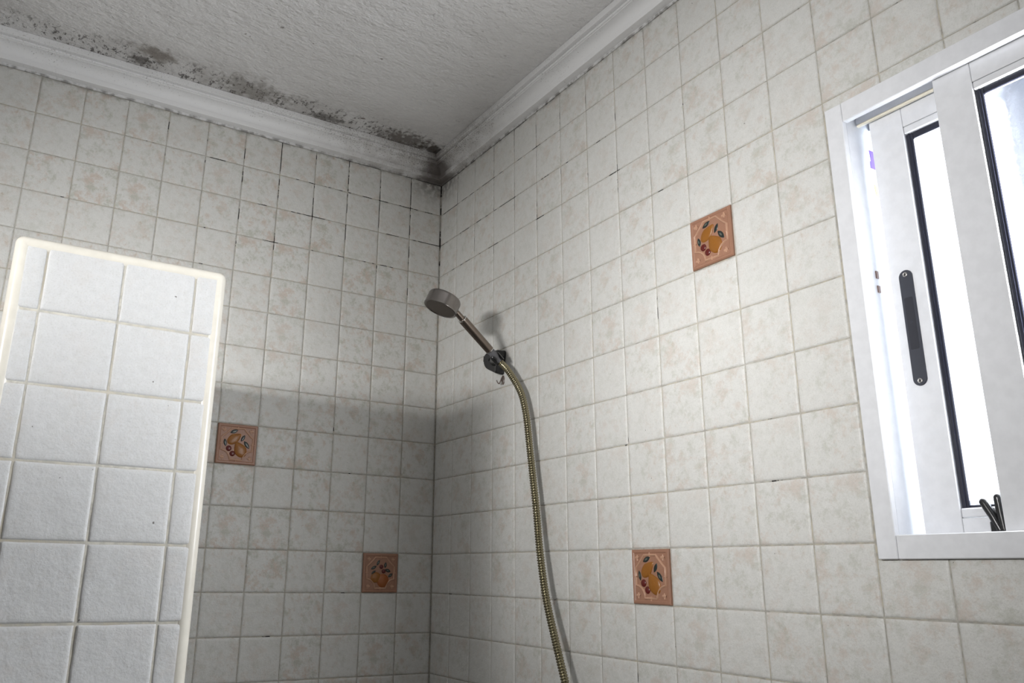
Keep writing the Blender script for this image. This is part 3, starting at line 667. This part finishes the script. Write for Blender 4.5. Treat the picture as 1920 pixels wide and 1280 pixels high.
while s_ < cum[-1]:
    for f, r_ in ((0.0, 0.0060), (0.14, 0.0074), (0.32, 0.00825), (0.56, 0.00825), (0.74, 0.0074), (0.88, 0.0060)):
        if s_+f*pitch < cum[-1]: pts.append(at(s_+f*pitch)); rad.append(r_)
    s_ += pitch
b = MB(); b.tube(pts, rad, 20); adopt(b.build('hose', M['hose'], None, smooth=True), sh)

holder = empty('shower_holder', (0, -0.330, 1.700)); tag(holder, 'black plastic wall holder gripping the hand shower beside the shower corner', 'holder')
def rounded(poly, r, n=8):
    out = []; m_ = len(poly)
    for i in range(m_):
        p = Vector(poly[i]); a = Vector(poly[i-1]); c = Vector(poly[(i+1) % m_]); rr_ = r[i]
        d1 = (a-p).normalized(); d2 = (c-p).normalized(); s = p+d1*rr_; e = p+d2*rr_
        for k in range(n+1): t = k/n; out.append(tuple(s*(1-t)**2+p*2*t*(1-t)+e*t*t))
    return out
back = rounded([(-0.362, 1.7275), (-0.3520, 1.6640), (-0.2850, 1.6950), (-0.2900, 1.7320)], [0.010, 0.010, 0.030, 0.022])
b = MB(); cy_ = sum(p[0] for p in back)/len(back); cz_ = sum(p[1] for p in back)/len(back); n = len(back); V = []
LV = [(-0.0001, 1.0, 0), (-0.004, 1.0, 0), (-0.020, 0.96, 0.004), (-0.024, 0.90, 0.005), (-0.0235, 0.80, 0.005), (-0.019, 0.45, 0.004)]
for (x_, k, dy) in LV:
    for p in back: V.append((x_, cy_+(p[0]-cy_)*k-dy*0.2, cz_+(p[1]-cz_)*k))
F = [(i*n+j, i*n+(j+1) % n, (i+1)*n+(j+1) % n, (i+1)*n+j) for i in range(len(LV)-1) for j in range(n)]+[tuple(range(n))[::-1], tuple((len(LV)-1)*n+j for j in range(n))]
b.add(V, F); o = b.build('wall_base', M['black_plastic'], None, angle=30)
adopt(o, holder)
b = MB(); sc = A_(0.196)
b.tube([Vector((-0.018, -0.335, 1.702)), Vector((-0.030, -0.352, 1.700)), sc+(Vector((-0.018, -0.335, 1.702))-sc).normalized()*0.0175], [0.012, 0.0105, 0.0085], 24)
adopt(b.build('swivel_neck', M['black_plastic'], None, angle=50), holder)
# C-shaped clamp round the connector
b = MB(); ax = hd; ua = (Vector((0, 0.8, 0.4))-ax*Vector((0, 0.8, 0.4)).dot(ax)).normalized(); ub = ax.cross(ua); V = []; F = []; K = 28; secs = [(-0.010, 0.0100, 0.0130), (0.012, 0.0099, 0.0126)]
for i in range(K+1):
    a = math.radians(-130+260*i/K)
    for (d_, ri, ro) in secs:
        for r_ in (ri, ro): V.append(sc+ax*d_+(ua*math.cos(a)+ub*math.sin(a))*r_)
for i in range(K):
    k = i*4; F += [(k, k+2, k+6, k+4), (k+1, k+5, k+7, k+3), (k, k+4, k+5, k+1), (k+2, k+3, k+7, k+6)]
F += [(0, 1, 3, 2), (K*4, K*4+2, K*4+3, K*4+1)]
b.add(V, F); b.lathe(A_(0.192)+Vector((-0.0135, -0.0080, -0.0055)), (-0.6, -0.6, -0.3), [(0, 0.0045), (0.002, 0.0045), (0.003, 0.003)], 20)
adopt(b.build('clamp', M['black_plastic'], None, angle=40), holder)

hook = empty('wall_hook', (0, -0.345, 1.655)); tag(hook, 'tiny brown hook stuck to the tiles under the shower holder', 'hook')
b = MB(); pts_ = [(-0.3485+0.0065*math.cos(math.radians(a)), 1.6535+0.0120*math.sin(math.radians(a))) for a in range(0, 360, 15)]
plate(b, pts_, -0.0022, 0.0002, 0.0008); adopt(b.build('hook_plate', M['hook'], None, angle=40), hook)
b = MB(); hpts = [Vector(p) for p in ((-0.002, -0.3500, 1.6630), (-0.006, -0.3500, 1.6570), (-0.0085, -0.3480, 1.6480), (-0.0100, -0.3465, 1.6440), (-0.0120, -0.3450, 1.6440), (-0.0145, -0.3440, 1.6475), (-0.0160, -0.3430, 1.6520))]
hp2 = catmull(hpts, 0.0015); b.tube(hp2, [0.0014]*len(hp2), 12); adopt(b.build('hook_arm', M['hook'], None, smooth=True), hook)

# ------------------------------------------------------------------ assumed unseen louvred lamp, added on the left wall at eye height for light
LY = (LAMP_Y0+LAMP_Y1)/2
lamp = empty('assumed_wall_lamp', (XL, LY, LAMP_Z)); tag(lamp, 'assumed white horizontal louvred lamp on the left wall, added as an unseen light source', 'lamp')
b = MB(); b.box(XL, XL+0.034, LAMP_Y0-0.03, LAMP_Y1+0.03, LAMP_Z-0.045, LAMP_Z+0.045, bev=0.004); adopt(b.build('assumed_lamp_body', M['alu'], None), lamp)
for dz_ in (-0.040, 0.036):
    b = MB(); b.box(XL+0.034, XL+0.060, LAMP_Y0-0.02, LAMP_Y1+0.02, LAMP_Z+dz_, LAMP_Z+dz_+0.004, bev=0.001); adopt(b.build('assumed_louvre', M['alu'], None), lamp)  # invented fixture part; the area lights' spread shapes the beam
for i, az in enumerate(LAMP_AZ):
    y_ = LAMP_Y0+(LAMP_Y1-LAMP_Y0)*(i+0.5)/len(LAMP_AZ)
    ld = bpy.data.lights.new('assumed_lamp_beam', 'AREA'); ld.shape = 'RECTANGLE'; ld.size = (LAMP_Y1-LAMP_Y0)/len(LAMP_AZ)*0.9; ld.size_y = 0.095  # added area light as the assumed lamp's beam
    ld.spread = math.radians(LAMP_SPREAD); ld.energy = LAMP_W[i]; ld.color = (1.0, 0.99, 0.975)
    lo = bpy.data.objects.new('assumed_lamp_beam', ld); C.objects.link(lo)
    d_ = Vector((math.cos(math.radians(az)), math.sin(math.radians(az)), 0))
    lo.rotation_mode = 'QUATERNION'; q_ = (-d_).to_track_quat('Z', 'Y'); lo.rotation_quaternion = q_
    lo.location = (XL+0.075, y_, LAMP_Z); lo.parent = lamp; lo.matrix_parent_inverse = Matrix.Translation(-lamp.location)

# roof overhang outside the window
b = MB(); b.box(0.19, 0.62, -3.3, 0.4, 2.12, 2.20); ev = struct(b.build('trim_5', M['outer']))
